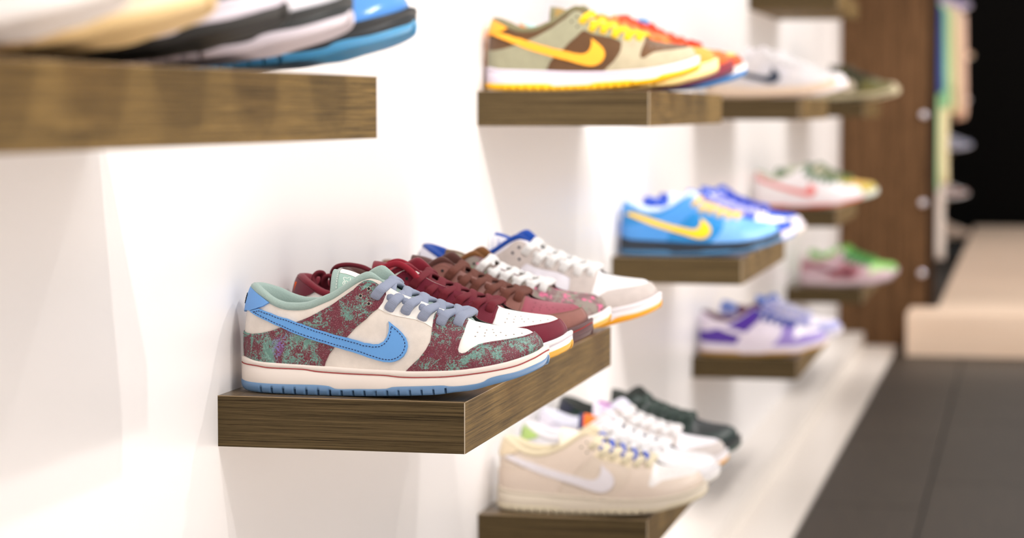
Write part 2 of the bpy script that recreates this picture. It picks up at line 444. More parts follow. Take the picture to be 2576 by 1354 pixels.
def snap(uv, heel=.014, low=.045):
    uv = uv.copy()
    uv[uv[:, 0] < heel, 0] = 0
    uv[uv[:, 0] > .985, 0] = 1
    uv[uv[:, 1] < low, 1] = -.02
    return uv
def densify(poly, step=.0035, closed=True):
    out = []
    n = len(poly)
    for i in range(n if closed else n-1):
        a, b = poly[i], poly[(i+1) % n]
        l = math.hypot((b[0]-a[0])*ULEN, (b[1]-a[1])*VLEN); k = max(1, int(math.ceil(l/step)))
        for j in range(k): out.append(a+(b-a)*j/k)
    if not closed: out.append(poly[-1])
    return np.array(out)
def inpoly(pts, poly):
    x, y = pts[:, 0], pts[:, 1]; r = np.zeros(len(pts), bool); n = len(poly)
    for i in range(n):
        (x0, y0), (x1, y1) = poly[i], poly[(i+1) % n]
        c = ((y0 > y) != (y1 > y))
        with np.errstate(divide='ignore', invalid='ignore'):
            r ^= c & (x < (x1-x0)*(y-y0)/(y1-y0)+x0)
    return r
def seg_dist(pts, poly):
    d = np.full(len(pts), 9.0); n = len(poly)
    for i in range(n):
        a, b = poly[i], poly[(i+1) % n]; ab = b-a; L = max(1e-12, ab @ ab)
        t = np.clip(((pts-a) @ ab)/L, 0, 1)
        d = np.minimum(d, np.linalg.norm(pts-(a+t[:, None]*ab), axis=1))
    return d
def cdt(polyuv, step):
    """triangulate a polygon given in (u,v); returns uv verts, tris, boundary loops as index pairs"""
    sc = np.array([ULEN, VLEN])
    poly = densify(polyuv, step)*sc
    lo, hi = poly.min(0), poly.max(0)
    gx = np.arange(lo[0], hi[0], step); gy = np.arange(lo[1], hi[1], step*.9)
    g = np.stack(np.meshgrid(gx, gy, indexing='ij'), -1)
    g[::2, :, 1] += step*.45; g = g.reshape(-1, 2)
    g = g[inpoly(g, poly)]
    if len(g): g = g[seg_dist(g, poly) > step*.45]
    pts = [Vector(p) for p in poly]+[Vector(p) for p in g]
    n = len(poly)
    r = delaunay_2d_cdt(pts, [(i, (i+1) % n) for i in range(n)], [list(range(n))], 1, 1e-7)
    v = np.array([tuple(p) for p in r[0]])/sc
    f = [tuple(t) for t in r[2]]
    cnt = {}
    for t in f:
        for i in range(len(t)):
            e = (t[i], t[(i+1) % len(t)]); k = tuple(sorted(e)); cnt.setdefault(k, []).append(e)
    bd = [e[0] for e in cnt.values() if len(e) == 1]
    return v, f, bd
def panel_mesh(name, polys, off, thick, step=.004, sides=(-1, 1), edge=.0009):
    """raised leather panel(s) lying on the upper, mirrored on to both sides"""
    V, Fc = [], []
    for poly in polys:
        uv, f, bd = cdt(poly, step)
        bset = set(i for e in bd for i in e)
        offs = np.full(len(uv), off)
        for sd in sides:
            pts = PO(sd, uv[:, 0], uv[:, 1], offs)
            b0 = len(V); V.extend(pts)
            for t in f:
                Fc.append(tuple(b0+i for i in (t if sd == -1 else t[::-1])))
            idx = sorted(bset); mp = {}
            pu = uv[idx]
            top = PO(sd, pu[:, 0], pu[:, 1], np.full(len(idx), off)); low = PO(sd, pu[:, 0], pu[:, 1], np.full(len(idx), off-thick))
            b1 = len(V); V.extend(top); b2 = len(V); V.extend(low)
            mp = {i: k for k, i in enumerate(idx)}
            for (a, b) in bd:
                ua, ub = uv[a, 0], uv[b, 0]
                if (ua < 1e-6 and ub < 1e-6) or (ua > 1-1e-6 and ub > 1-1e-6): continue
                q = (b1+mp[a], b2+mp[a], b2+mp[b], b1+mp[b])
                Fc.append(q if sd == -1 else q[::-1])
    return mesh_from(name, V, Fc)
def patch_mesh(name, u0, u1, v0, v1, nu, nv, off, sides=(-1, 1)):
    V, Fc = [], []
    for sd in sides:
        u, v = np.meshgrid(np.linspace(u0, u1, nu), np.linspace(v0, v1, nv), indexing='ij')
        p = PO(sd, u.ravel(), v.ravel(), np.full(u.size, off)); b = len(V); V.extend(p)
        for i in range(nu-1):
            for j in range(nv-1):
                q = (b+i*nv+j, b+(i+1)*nv+j, b+(i+1)*nv+j+1, b+i*nv+j+1)
                Fc.append(q if sd == -1 else q[::-1])
    bm = bmesh.new(); me = mesh_from(name, V, Fc)
    bm.from_mesh(me); bmesh.ops.remove_doubles(bm, verts=bm.verts, dist=.00015); bm.to_mesh(me); bm.free()
    me.polygons.foreach_set('use_smooth', [True]*len(me.polygons))
    return me
def tube_pts(V, Fc, path, rad, ups=None, wid=None, nseg=10, cap=True, UV=None):
    """sweep an ellipse (wid across, rad high) along path"""
    path = np.asarray(path, float); n = len(path)
    t = np.gradient(path, axis=0); t /= np.maximum(np.linalg.norm(t, axis=1), 1e-9)[:, None]
    if ups is None:
        up = np.array([0, 0, 1.0]); ups = []
        ref = up if abs(t[0] @ up) < .9 else np.array([0, 1.0, 0])
        for i in range(n):
            ref = ref-t[i]*(ref @ t[i]); ref /= np.linalg.norm(ref); ups.append(ref)
        ups = np.array(ups)
    s = np.cross(t, ups); s /= np.maximum(np.linalg.norm(s, axis=1), 1e-9)[:, None]
    up = np.cross(s, t)
    wid = rad if wid is None else wid
    rad = np.broadcast_to(rad, n); wid = np.broadcast_to(wid, n)
    b = len(V); L = np.r_[0, np.cumsum(np.linalg.norm(np.diff(path, axis=0), axis=1))]
    for i in range(n):
        for k in range(nseg):
            a = 2*math.pi*k/nseg; ca, sa = math.cos(a), math.sin(a)
            ca = math.copysign(abs(ca)**.8, ca); sa = math.copysign(abs(sa)**.8, sa)
            V.append(path[i]+s[i]*ca*wid[i]+up[i]*sa*rad[i])
            if UV is not None: UV.append((L[i]*60, k/nseg))
    for i in range(n-1):
        for k in range(nseg):
            k2 = (k+1) % nseg
            Fc.append((b+i*nseg+k, b+i*nseg+k2, b+(i+1)*nseg+k2, b+(i+1)*nseg+k))
    if cap:
        Fc.append(tuple(b+k for k in range(nseg))[::-1]); Fc.append(tuple(b+(n-1)*nseg+k for k in range(nseg)))
def tube_mesh(name, paths, rad, wid=None, nseg=8, ups=None):
    V, Fc, UV = [], [], []
    for i, p in enumerate(paths): tube_pts(V, Fc, p, rad, None if ups is None else ups[i], wid, nseg, True, UV)
    return mesh_from(name, V, Fc, True, UV)
def ring_u(n):
    """closed loop around the shoe: heel -> lateral -> toe -> medial -> heel"""
    u = np.linspace(0, 1, n)
    return [(-1, a) for a in u[:-1]]+[(1, a) for a in u[::-1][:-1]]
def ring_pts(rs, off, zf):
    o = []
    for sd, u in rs:
        x, y = opt(sd, u, off); o.append((float(x), float(y), float(zf(u))))
    return o
def loft(name, rings, cap_bottom=True, cap_top=False):
    V = [p for r in rings for p in r]; n = len(rings[0]); Fc = []
    for a in range(len(rings)-1):
        for k in range(n):
            k2 = (k+1) % n; Fc.append((a*n+k, a*n+k2, (a+1)*n+k2, (a+1)*n+k))
    if cap_bottom:
        c = len(V); m = np.mean(rings[0], 0); V.append(tuple(m))
        for k in range(n): Fc.append((k, c, (k+1) % n))
    if cap_top:
        c = len(V); m = np.mean(rings[-1], 0); V.append(tuple(m)); b = (len(rings)-1)*n
        for k in range(n): Fc.append((b+k, b+(k+1) % n, c))
    me = mesh_from(name, V, Fc)
    return me

def build_sneaker_meshes():
    G = {}
    H = lambda z: z-ZB0
    ztop = lambda u: H(z_top(u)); zst = lambda u: H(z_st(u)); zmo = lambda u: H(z_mo(u))
    # --- outsole with tread notches
    base_u = list(np.linspace(0, 1, 121))
    for k in range(17):
        c = .135+k*.0335
        base_u += [c-.0036, c-.0030, c+.0030, c+.0036]
    base_u = np.array(sorted(base_u)); base_u = base_u[np.r_[True, np.diff(base_u) > 4e-4]]
    def notch(u): return any(abs(u-(.135+k*.0335)) < .0033 for k in range(17))
    rs = [(-1, a) for a in base_u[:-1]]+[(1, a) for a in base_u[::-1][:-1]]
    def rg(off, zf, cut=0.0, up=0.0):
        o = []
        for sd, u in rs:
            k = notch(u)
            x, y = opt(sd, u, off-(cut if k else 0)); o.append((float(x), float(y), float(zf(u))+(up if k else 0)))
        return o
    bz = lambda u: float(zb(u))
    G['outsole'] = loft('outsole', [rg(-.012, lambda u: bz(u)+.0005), rg(-.0030, lambda u: bz(u)), rg(-.0008, lambda u: bz(u)+.0006, .011), rg(0, lambda u: bz(u)+.0022, .011), rg(.0006, lambda u: min(bz(u)+.0048, zmo(u)-.0006), .010),
                                    rg(.0006, lambda u: min(bz(u)+.0056, zmo(u)-.0003)), rg(.0006, lambda u: zmo(u)), rg(-.0006, lambda u: zmo(u)+.0006), rg(-.014, lambda u: zmo(u)+.0004)], True, True)
    # --- midsole (cup sole) with a stitch channel
    r2 = ring_u(170)
    def mr(off, zf): return ring_pts(r2, off, zf)
    d = lambda u: ztop(u)-zst(u)
    G['midsole'] = loft('midsole', [mr(-.004, lambda u: zmo(u)-.0012), mr(-.0002, lambda u: zmo(u)-.0004), mr(0, lambda u: zmo(u)+.0010),
                                    mr(-.0002, lambda u: zst(u)-.0012), mr(-.0008, lambda u: zst(u)-.0004), mr(-.0008, lambda u: zst(u)+.0004), mr(0, lambda u: zst(u)+.0012),
                                    mr(.0001, lambda u: ztop(u)-.0016), mr(-.0004, lambda u: ztop(u)-.0005), mr(-.0014, lambda u: ztop(u)), mr(-.0030, lambda u: ztop(u)-.0004), mr(-.008, lambda u: ztop(u)-.004)], True, False)
    G['midsole_stitch'] = tube_mesh('midsole_stitch', [np.array(ring_pts(ring_u(150)+[(-1, 0.0)], -.0003, zst))], .00042, nseg=6)
    G['insole'] = loft('insole', [ring_pts(ring_u(60), -.012, lambda u: ztop(u)-.004), ring_pts(ring_u(60), -.014, lambda u: ztop(u)-.002)], False, True)
    # --- upper
    G['toe_box'] = patch_mesh('toe_box', .60, 1, -.02, 1, 60, 40, 0.0)
    G['quarter'] = patch_mesh('quarter', 0, .68, -.02, 1, 110, 36, .0005)
    px = lambda *a: inv(a)
    counter = px((613, 905), (614.8, 837), (636.5, 840.6), (659.8, 838), (686, 831.8), (709.4, 823.3), (748, 810), (789.4, 792.2), (829.3, 771), (855.9, 753), (890, 729.8), (905, 715.5), (917, 707.5), (930, 706), (943, 711), (956, 720), (968, 732.4), (971, 742), (962.6, 762), (952, 776.7), (922.7, 802.5), (896, 824), (871.8, 849.8), (842.8, 873), (829, 891.5), (819.6, 911.7), (816, 925))
    vv_ = np.linspace(0, 1, 200); zref = P(-1, counter[2:3, 0], counter[2:3, 1])[0, 2]
    lev = lambda uq, dz: (uq, float(np.interp(zref+dz, P(-1, np.full(200, uq), vv_)[:, 2], vv_)))
    counter = np.array([(0.0, -.02), lev(0.0, .0012), lev(counter[2, 0]*.33, .0008), lev(counter[2, 0]*.66, .0004)]+list(map(tuple, counter[2:])))
    G['uv_counter'] = snap(counter, .001)
    G['heel_counter'] = panel_mesh('heel_counter', [G['uv_counter']], .0018, .0016)
    eyestay = px((947, 778), (952, 777.7), (965.5, 784), (987.7, 793), (1017, 799.6), (1046.8, 805.5), (1070.4, 815), (1094, 829), (1106, 800), (1150, 797), (1120, 787.5), (1095, 778), (1065, 766), (1035, 755), (1003, 742), (979, 728), (962, 716), (940, 730))
    eyestay[8:16, 1] = np.maximum(eyestay[8:16, 1], .94); eyestay[9:16, 1] = .992
    G['eyestay_l'] = panel_mesh('eyestay', [eyestay], .0012, .0010, .004, (-1,)); G['eyestay_m'] = panel_mesh('eyestay', [eyestay], .0012, .0010, .004, (1,))
    mud = px((1015.3, 938), (1038.5, 918), (1057, 901), (1072.7, 880.7), (1083.5, 860.5), (1086.6, 842), (1088, 826), (1091, 801.8), (1095, 789), (1112, 786), (1140, 792), (1164, 797), (1173, 802), (1176.7, 808), (1167.8, 835.8), (1157.8, 859.7), (1152.3, 879.6), (1154.5, 887.5), (1161.8, 890.6), (1171.8, 888.6), (1183.8, 879.6), (1203.7, 868.7), (1239.6, 861.7), (1279.5, 855.7), (1315.4, 848.7), (1331, 843))
    mud = list(map(tuple, mud)); vend = mud[-1][1]
    mud += [(1.0, min(.8, vend+.06)), (1.0, -.02)]
    G['uv_mud'] = snap(np.array(mud))
    G['mudguard'] = panel_mesh('mudguard', [G['uv_mud']], .0016, .0015)
    tab = px((636.5, 729), (652.5, 742.5), (666, 752), (679.7, 762.5), (664.4, 771.6), (648.5, 777.6), (634, 783), (619.2, 785.6))
    tab[0] = (0, 1); tab[1, 1] = min(1, tab[1, 1]+.01); tab = snap(tab, .03); tab[0] = (0, 1)
    G['heel_tab'] = panel_mesh('heel_tab', [tab], .0030, .0026, .003)
    sw = px((633.9, 784.3), (655, 777.6), (683, 788), (723, 801.5), (762.8, 815.5), (796, 828), (844.4, 842.7), (886.5, 853.5), (917.6, 863), (940.8, 866.7), (954.8, 866), (967.2, 859.7), (975, 849.6), (979.6, 835.7), (980.4, 821.7), (978.8, 809.3), (989, 817.8), (1002.9, 828.7), (1013.7, 839.6), (1022.3, 851.2), (1026, 862), (1027, 873), (1023.8, 885.3), (1016.8, 897), (1006, 905.5), (995, 910), (984.3, 912), (968.7, 911), (951.7, 907), (926.9, 899.3), (902, 890), (871, 880.7), (842.8, 872), (804, 859.7), (760.6, 845), (709.4, 823), (676.4, 808), (653.8, 797.5), (640.5, 789.6))
    G['uv_swoosh'] = sw
    G['swoosh_l'] = panel_mesh('swoosh', [sw], .0028, .0022, .003, (-1,))
    G['swoosh_m'] = panel_mesh('swoosh', [sw], .0028, .0022, .004, (1,))
    # fat swoosh outline used behind the far sneakers
    # --- stitching dashes
    def inset(poly, d):
        sc = np.array([ULEN, VLEN]); p = densify(poly, .002)*sc; n = len(p)
        a = np.roll(p, 2, 0); b = np.roll(p, -2, 0); t = b-a; t /= np.maximum(np.linalg.norm(t, axis=1), 1e-9)[:, None]
        area = .5*np.sum(p[:, 0]*np.roll(p[:, 1], -1)-np.roll(p[:, 0], -1)*p[:, 1])
        nn = np.stack([-t[:, 1], t[:, 0]], 1)*(1 if area > 0 else -1)
        q = p+nn*d
        ok = inpoly(q, p) & (seg_dist(q, p) > d*.85)
        return q/sc, ok
    def dashes(polys, d, off, pitch=.0032, ln=.0018, r=.0004, sides=(-1,)):
        V, Fc = [], []
        for poly in polys:
            q, ok = inset(poly, d)
            s = np.r_[0, np.cumsum(np.linalg.norm(np.diff(q*[ULEN, VLEN], axis=0), axis=1))]
            k = np.arange(0, s[-1]-ln, pitch)
            for sd in sides:
                for a in k:
                    i = np.searchsorted(s, a)
                    if not ok[min(i, len(ok)-1)]: continue
                    uu = np.interp([a, a+ln], s, q[:, 0]); vv = np.interp([a, a+ln], s, q[:, 1])
                    if vv.min() < .03: continue
                    tube_pts(V, Fc, PO(sd, uu, vv, np.full(2, off)), r, None, None, 4)
        return mesh_from('stitching', V, Fc, True)
    G['swoosh_stitching'] = dashes([sw], .0022, .0029)
    G['panel_stitching'] = dashes([G['uv_counter'], G['uv_mud']], .0022, .0019, .0026, .0017, .00028)
    # --- toe perforations
    pp = [(480, 535), (508, 485), (535, 415), (597, 530), (604, 492), (623, 455), (742, 524), (712, 488), (866, 523), (967, 511), (1067, 497), (700, 450), (800, 487)]
    pv = inv([(1100+a/5.013, 740+b/5.013) for a, b in pp])
    V, Fc = [], []
    for sd in (-1, 1):
        for (u, v) in pv:
            c = PO(sd, np.array([u]), np.array([v]), .00025)[0]; n = NRM(sd, np.array([u]), np.array([v]))[0]
            e1 = np.cross(n, [0, 0, 1.0]); e1 /= np.linalg.norm(e1); e2 = np.cross(n, e1)
            b = len(V)
            for k in range(8):
                a = k*math.pi/4; V.append(c+e1*.0008*math.cos(a)+e2*.0008*math.sin(a))
            Fc.append(tuple(range(b, b+8)))
    G['perforations'] = mesh_from('perforations', V, Fc, False)
    # --- collar roll and lining
    tx, ty, tz = TOPL
    ue = float(inv([(975, 722)])[0, 0])
    rng = [(-1, a) for a in np.linspace(ue, 0, 46)]+[(1, a) for a in np.linspace(0, ue, 46)[1:]]
    secs = []
    prof = [(.0004, -.0028), (.0020, -.0016), (.0026, .0008), (.0016, .0034), (-.0012, .0050), (-.0052, .0044), (-.0082, .0012), (-.0096, -.006), (-.0100, -.016), (-.0085, -.030), (-.0060, -.046)]
    for (sd, u) in rng:
        p = P(sd, np.array([u]), np.array([1.0]))[0]
        n = NRM(sd, np.array([u]), np.array([.93]))[0]; n[2] = 0
        if u < 1e-6: n = np.array([-1., 0, 0])
        n /= np.linalg.norm(n)
        f = np.clip((ue-u)/.05, .35, 1) if u > .3 else 1
        secs.append([p+n*a*f+np.array([0, 0, 1])*b*(f if b > 0 else 1) for a, b in prof])
    V = [q for s in secs for q in s]; m = len(prof); Fc = []
    for i in range(len(secs)-1):
        for j in range(m-1):
            Fc.append((i*m+j, i*m+j+1, (i+1)*m+j+1, (i+1)*m+j))
    G['collar_lining'] = mesh_from('collar_lining', V, Fc)
    # --- tongue
    throat = TC[15:28]                      # traced throat edge points, top to bottom
    cl = [(p[0], p[2]-ZB0-(.004 if k < 2 else .002 if k < 3 else 0)) for k, p in enumerate(throat[::-1])]
    tp = on_y(np.array([905., 888., 866., 839.]), np.array([704., 697.5, 690.5, 686.5]), np.full(4, SY-.003))-np.array([SX, SY, SZ+ZB0])
    cl = [(a, b-.0045) for a, b in cl if a > tp[0, 0]+.022]+[(q[0], q[2]) for q in tp]
    cl = catmull(np.array(cl), 5); n = len(cl)
    s = np.linspace(0, 1, n)
    wdt = np.interp(s, [0, .3, .7, .85, 1], [.015, .019, .025, .029, .028])
    bx_ = np.interp(s, [0, .6, .85, 1], [0, 0, .003, .004]); bzz = np.interp(s, [0, .5, .7, .85, 1], [-.004, -.005, -.012, -.022, -.025])
    crown = np.interp(s, [0, .45, .7, 1], [.001, .0015, 0, 0])
    tt = np.linspace(-1, 1, 15)
    def tongue_pt(si, t, off=0.0):
        x = np.interp(si, s, cl[:, 0]); z = np.interp(si, s, cl[:, 1])+np.interp(si, s, crown)
        x = x+np.interp(si, s, bx_)*t*t; z = z+np.interp(si, s, bzz)*t*t
        dx = np.interp(si+.02, s, cl[:, 0])-np.interp(si-.02, s, cl[:, 0]); dz = np.interp(si+.02, s, cl[:, 1])-np.interp(si-.02, s, cl[:, 1])
        l = math.hypot(dx, dz)+1e-9
        return np.array([x+dz/l*off, np.interp(si, s, wdt)*t, z-dx/l*off])
    V, Fc = [], []
    top = [[tongue_pt(a, t, .0022*(1-t**4)) for t in tt] for a in s]; bot = [[tongue_pt(a, t, -.0045) for t in tt] for a in s]
    V = [q for r in top for q in r]+[q for r in bot for q in r]; w = len(tt); o2 = n*w
    for i in range(n-1):
        for j in range(w-1):
            Fc.append((i*w+j, i*w+j+1, (i+1)*w+j+1, (i+1)*w+j)); Fc.append((o2+i*w+j, o2+(i+1)*w+j, o2+(i+1)*w+j+1, o2+i*w+j+1))
    for i in range(n-1):
        Fc.append((i*w, (i+1)*w, o2+(i+1)*w, o2+i*w)); Fc.append((i*w+w-1, o2+i*w+w-1, o2+(i+1)*w+w-1, (i+1)*w+w-1))
    for j in range(w-1):
        Fc.append(((n-1)*w+j, (n-1)*w+j+1, o2+(n-1)*w+j+1, o2+(n-1)*w+j)); Fc.append((j, o2+j, o2+j+1, j+1))
    G['tongue'] = mesh_from('tongue', V, Fc)
    def tpatch(name, s0, s1, t0, t1, off, ns=10, ntt=14):
        a = np.linspace(s0, s1, ns); b = np.linspace(t0, t1, ntt)
        V = [tongue_pt(i, j, off+.0022*(1-j**4)) for i in a for j in b]; F2 = []
        for i in range(ns-1):
            for j in range(ntt-1): F2.append((i*ntt+j, i*ntt+j+1, (i+1)*ntt+j+1, (i+1)*ntt+j))
        return mesh_from(name, V, F2)
    G['tongue_label'] = tpatch('tongue_label', .77, .955, -.90, -.30, .0006)
    G['tongue_binding'] = tpatch('tongue_binding', .76, .955, -.34, .34, .0010, 6)
    pm = lambda pts: np.array([tongue_pt(.955-.185*a, -.88+.56*b, .0024) for a, b in pts])
    cloud = [(.34+.17*math.cos(t)*(1+.25*math.cos(5*t)), .52+.26*math.sin(t)*(1+.25*math.cos(5*t))) for t in np.linspace(0, 2*math.pi, 50)]
    loops = [(.30+.07*math.cos(t), .42+.12*math.sin(t)) for t in np.linspace(0, 2*math.pi, 16)]
    zig = [(.56, .55), (.60, .98), (.66, .62), (.71, .95), (.76, .72), (.81, .85), (.87, .74), (.93, .84), (.98, .78)]
    G['tongue_mark'] = tube_mesh('tongue_mark', [pm(cloud), pm(loops), catmull(pm(zig), 4)], .00035, nseg=5)
    edge = [tongue_pt(.965, a, .0020) for a in np.linspace(-.97, .6, 80)]
    V, Fc = [], []
    for k in range(0, 78, 4): tube_pts(V, Fc, np.array(edge[k:k+3]), .0003, None, None, 4)
    G['tongue_stitching'] = mesh_from('tongue_stitching', V, Fc)
    # --- laces
    ends = inv([(1152, 816), (1110, 814), (1064, 801), (1022, 785), (981, 776), (946, 746)])
    G['uv_eyelets'] = ends
    zc = lambda x: np.interp(x, TXm, TCd[:, 2])-ZB0
    def lace_path(sa, ua, sb, ub, lift, dive_a=True, dive_b=True, bow=0.0):
        pts, ups = [], []
        Na = NRM(sa, np.array([ua[0]]), np.array([ua[1]]))[0]; Nb = NRM(sb, np.array([ub[0]]), np.array([ub[1]]))[0]
        Pa = P(sa, np.array([ua[0]]), np.array([ua[1]]))[0]; Pb = P(sb, np.array([ub[0]]), np.array([ub[1]]))[0]
        mid = (Pa+Pb)/2; mid[2] = zc(mid[0])+.0012+lift; mid[0] += bow
        din = mid-Pa; din -= Na*(din @ Na); din /= np.linalg.norm(din)
        dib = mid-Pb; dib -= Nb*(dib @ Nb); dib /= np.linalg.norm(dib)
        if dive_a: pts += [Pa-Na*.003-din*.0005, Pa+Na*.0016-din*.0008, Pa+Na*.0042+din*.003, Pa+Na*(.0040+lift*.4)+din*.010]
        else: pts += [Pa-Na*.006+din*.004, Pa-Na*.001+din*.011]
        pts += [mid]
        e = [Pb-Nb*.003-dib*.0005, Pb+Nb*.0016-dib*.0008, Pb+Nb*.0042+dib*.003, Pb+Nb*(.0040+lift*.4)+dib*.010] if dive_b else [Pb-Nb*.006+dib*.004, Pb-Nb*.001+dib*.011]
        pts += e[::-1]
        path = catmull(np.array(pts), 5)
        tg = np.gradient(path, axis=0); tg /= np.linalg.norm(tg, axis=1)[:, None]
        w = np.linspace(0, 1, len(path))[:, None]
        acr = np.array([1.0, 0, -.45]); acr /= np.linalg.norm(acr)
        side = np.cross(np.cross(tg, acr), tg); side /= np.linalg.norm(side, axis=1)[:, None]
        up = np.cross(side, tg); k = up[:, 2] < -.2
        up[k] *= -1
        # keep a continuous frame
        for i in range(1, len(up)):
            if up[i] @ up[i-1] < 0: up[i] *= -1
        return path, up
    G['laces'] = []
    for thick in (0, 1):
        w_, r_ = ((.0050, .0028), (.0044, .0021))[thick]
        L = []
        for i in range(6):
            j = max(0, i-1)
            pa, up = lace_path(-1, ends[i], 1, ends[j], -.0012, True, True, .004)
            L.append(tube_mesh('lace', [pa], r_, w_, 12, [up]))
        G['nA'] = len(L)
        for i in range(1, 6):
            pa, up = lace_path(1, ends[i], -1, ends[i-1], .0008, True, False, .002)
            L.append(tube_mesh('lace', [pa], r_, w_, 12, [up]))
        G['laces'].append(L)
    # --- punched eyelets above the laces
    ev_ = inv([(928, 727.5), (908, 745), (928.5, 765)])
    G['eyelets'] = []
    for (u, v) in ev_:
        for sd in (-1, 1):
            V, Fc = [], []
            c = PO(sd, np.array([u]), np.array([v]), .0018)[0]; n = NRM(sd, np.array([u]), np.array([v]))[0]
            e1 = np.cross(n, [0, 0, 1.0]); e1 /= np.linalg.norm(e1); e2 = np.cross(n, e1)
            pth = np.array([c+e1*.0016*math.cos(a)+e2*.0016*math.sin(a) for a in np.linspace(0, 2*math.pi, 17)])
            tube_pts(V, Fc, pth, .00022, np.repeat(n[None], 17, 0), None, 6, False)
            ring = mesh_from('eyelet', V, Fc)
            c = PO(sd, np.array([u]), np.array([v]), .00195)[0]
            V = [c+e1*.0015*math.cos(k*math.pi/6)+e2*.0015*math.sin(k*math.pi/6) for k in range(12)]
            G['eyelets'].append((ring, mesh_from('eyelet_hole', V, [tuple(range(12))], False)))
    # heel emblem
    hb = []
    for dz in (-.006, .0, .006):
        hb.append([(.03*math.sin(t), .80+dz*5+.045*math.cos(t)) for t in np.linspace(0, 2*math.pi, 14)])
    V, Fc = [], []
    for lp in hb:
        pth = []
        for (uu, vv) in lp:
            sd = -1 if uu >= 0 else 1
            pth.append(PO(sd, np.array([abs(uu)]), np.array([vv]), .0034)[0])
        tube_pts(V, Fc, np.array(pth), .0004, None, None, 5)
    G['heel_emblem'] = mesh_from('heel_emblem', V, Fc)
    return G
G = build_sneaker_meshes()

BLK = M('plain', (22, 20, 20), rough=.8)
def sneaker(x, y, z, label, c, yaw=0.0, scale=1.0, detail=2, group='sneakers on the wall shelves', lace=0):
    """c: dict of materials for each part"""
    e = bpy.data.objects.new('sneaker', None); link(e); e.location = (x, y, z); e.empty_display_size = .05
    e.rotation_euler = (0, 0, yaw); e.scale = (scale,)*3
    tag(e, label, 'sneaker', group)
    g = lambda k, d=None: c.get(k, c.get(d) if d else None)
    obj('outsole', G['outsole'], g('out'), e)
    obj('midsole', G['midsole'], g('mid'), e)
    obj('toe_box', G['toe_box'], g('toe'), e)
    obj('quarter', G['quarter'], g('quarter'), e)
    obj('heel_counter', G['heel_counter'], g('over'), e)
    obj('eyestay', G['eyestay_l'], g('eye', 'over'), e); obj('eyestay', G['eyestay_m'], g('eye', 'over'), e)
    obj('mudguard', G['mudguard'], g('mud', 'over'), e)
    if g('swoosh') is not None:
        a = obj('swoosh', G['swoosh_l'], g('swoosh'), e); obj('swoosh', G['swoosh_m'], g('swoosh'), e)
        if detail >= 2 and g('sst') is not None: obj('swoosh_stitching', G['swoosh_stitching'], g('sst'), a, kind='stuff')
    t = obj('heel_tab', G['heel_tab'], g('tab', 'over'), e)
    obj('collar_lining', G['collar_lining'], g('lining'), e)
    obj('insole', G['insole'], g('insole', 'lining'), e)
    tg = obj('tongue', G['tongue'], g('tongue', 'lining'), e)
    for k_, m_ in enumerate(G['laces'][lace]): obj('lace', m_, g('lace') if k_ < G['nA'] else g('lace2', 'lace'), e)
    if detail >= 1:
        if g('label') is not None: obj('tongue_label', G['tongue_label'], g('label'), tg)
        if g('mst') is not None: obj('midsole_stitch', G['midsole_stitch'], g('mst'), e)
    if detail >= 2:
        for r_, h_ in G['eyelets']:
            q = obj('eyelet', r_, g('rim', 'lining'), e); obj('eyelet_hole', h_, BLK, q)
        obj('perforations', G['perforations'], g('perf') or M('plain', (168, 158, 152)), e, kind='stuff')
        if g('pst') is not None: obj('panel_stitching', G['panel_stitching'], g('pst'), e, kind='stuff')
        if g('mark') is not None:
            obj('tongue_binding', G['tongue_binding'], g('bind'), tg)
            obj('tongue_mark', G['tongue_mark'], g('mark'), tg, kind='stuff')
            obj('tongue_stitching', G['tongue_stitching'], g('mark'), tg, kind='stuff')
            obj('heel_emblem', G['heel_emblem'], BLK, t)
    return e
L_ = lambda *c, **k: M('leather', c, **k)
SU = lambda *c: M('suede', c)
RU = lambda *c: M('rubber', c)
FA = lambda *c: M('fabric', c)
LA = lambda *c: M('lace', c)
CRK = M('crackle', (102, 32, 48), (98, 138, 127))
PL = lambda *c: M('plain', c)
GUM = RU(236, 176, 62); WH = RU(244, 238, 236)
def K(out, mid, toe, quarter, over, swoosh, tab, lining, lace, **kw):
    d = dict(out=out, mid=mid, toe=toe, quarter=quarter, over=over, swoosh=swoosh, tab=tab, lining=lining, lace=lace); d.update(kw); return d
# ---- the shelf in focus
shelf(0, Z2, 'brown wood wall shelf in sharp focus carrying five low sneakers')
sneaker(SX, SY, Z2, 'cream low sneaker with light blue swoosh and crackled maroon and teal panels', K(
    M('clear', (112, 150, 192)), RU(238, 226, 216), L_(246, 240, 232), SU(228, 217, 206), CRK, L_(98, 158, 220, rough=.6), L_(104, 158, 220, rough=.6), FA(156, 177, 169), LA(152, 160, 182),
    eye=L_(244, 238, 230), sst=PL(28, 38, 88), insole=FA(140, 165, 155), mst=PL(165, 40, 44), rim=PL(206, 194, 176), pst=PL(150, 60, 80), mark=PL(240, 238, 230), bind=L_(240, 232, 220), label=FA(160, 190, 178)))
RED = sneaker(.002, .21, Z2, 'white and crimson suede low sneaker with loose crimson laces and gum sole', K(
    GUM, RU(246, 240, 240), L_(248, 243, 238), L_(244, 236, 228), SU(110, 8, 38), L_(236, 226, 218), SU(104, 10, 36), FA(122, 8, 34), LA(116, 14, 34),
    mst=PL(215, 205, 215), pst=PL(160, 30, 56), rim=PL(70, 10, 20), label=FA(150, 20, 40)), lace=1, scale=.985)
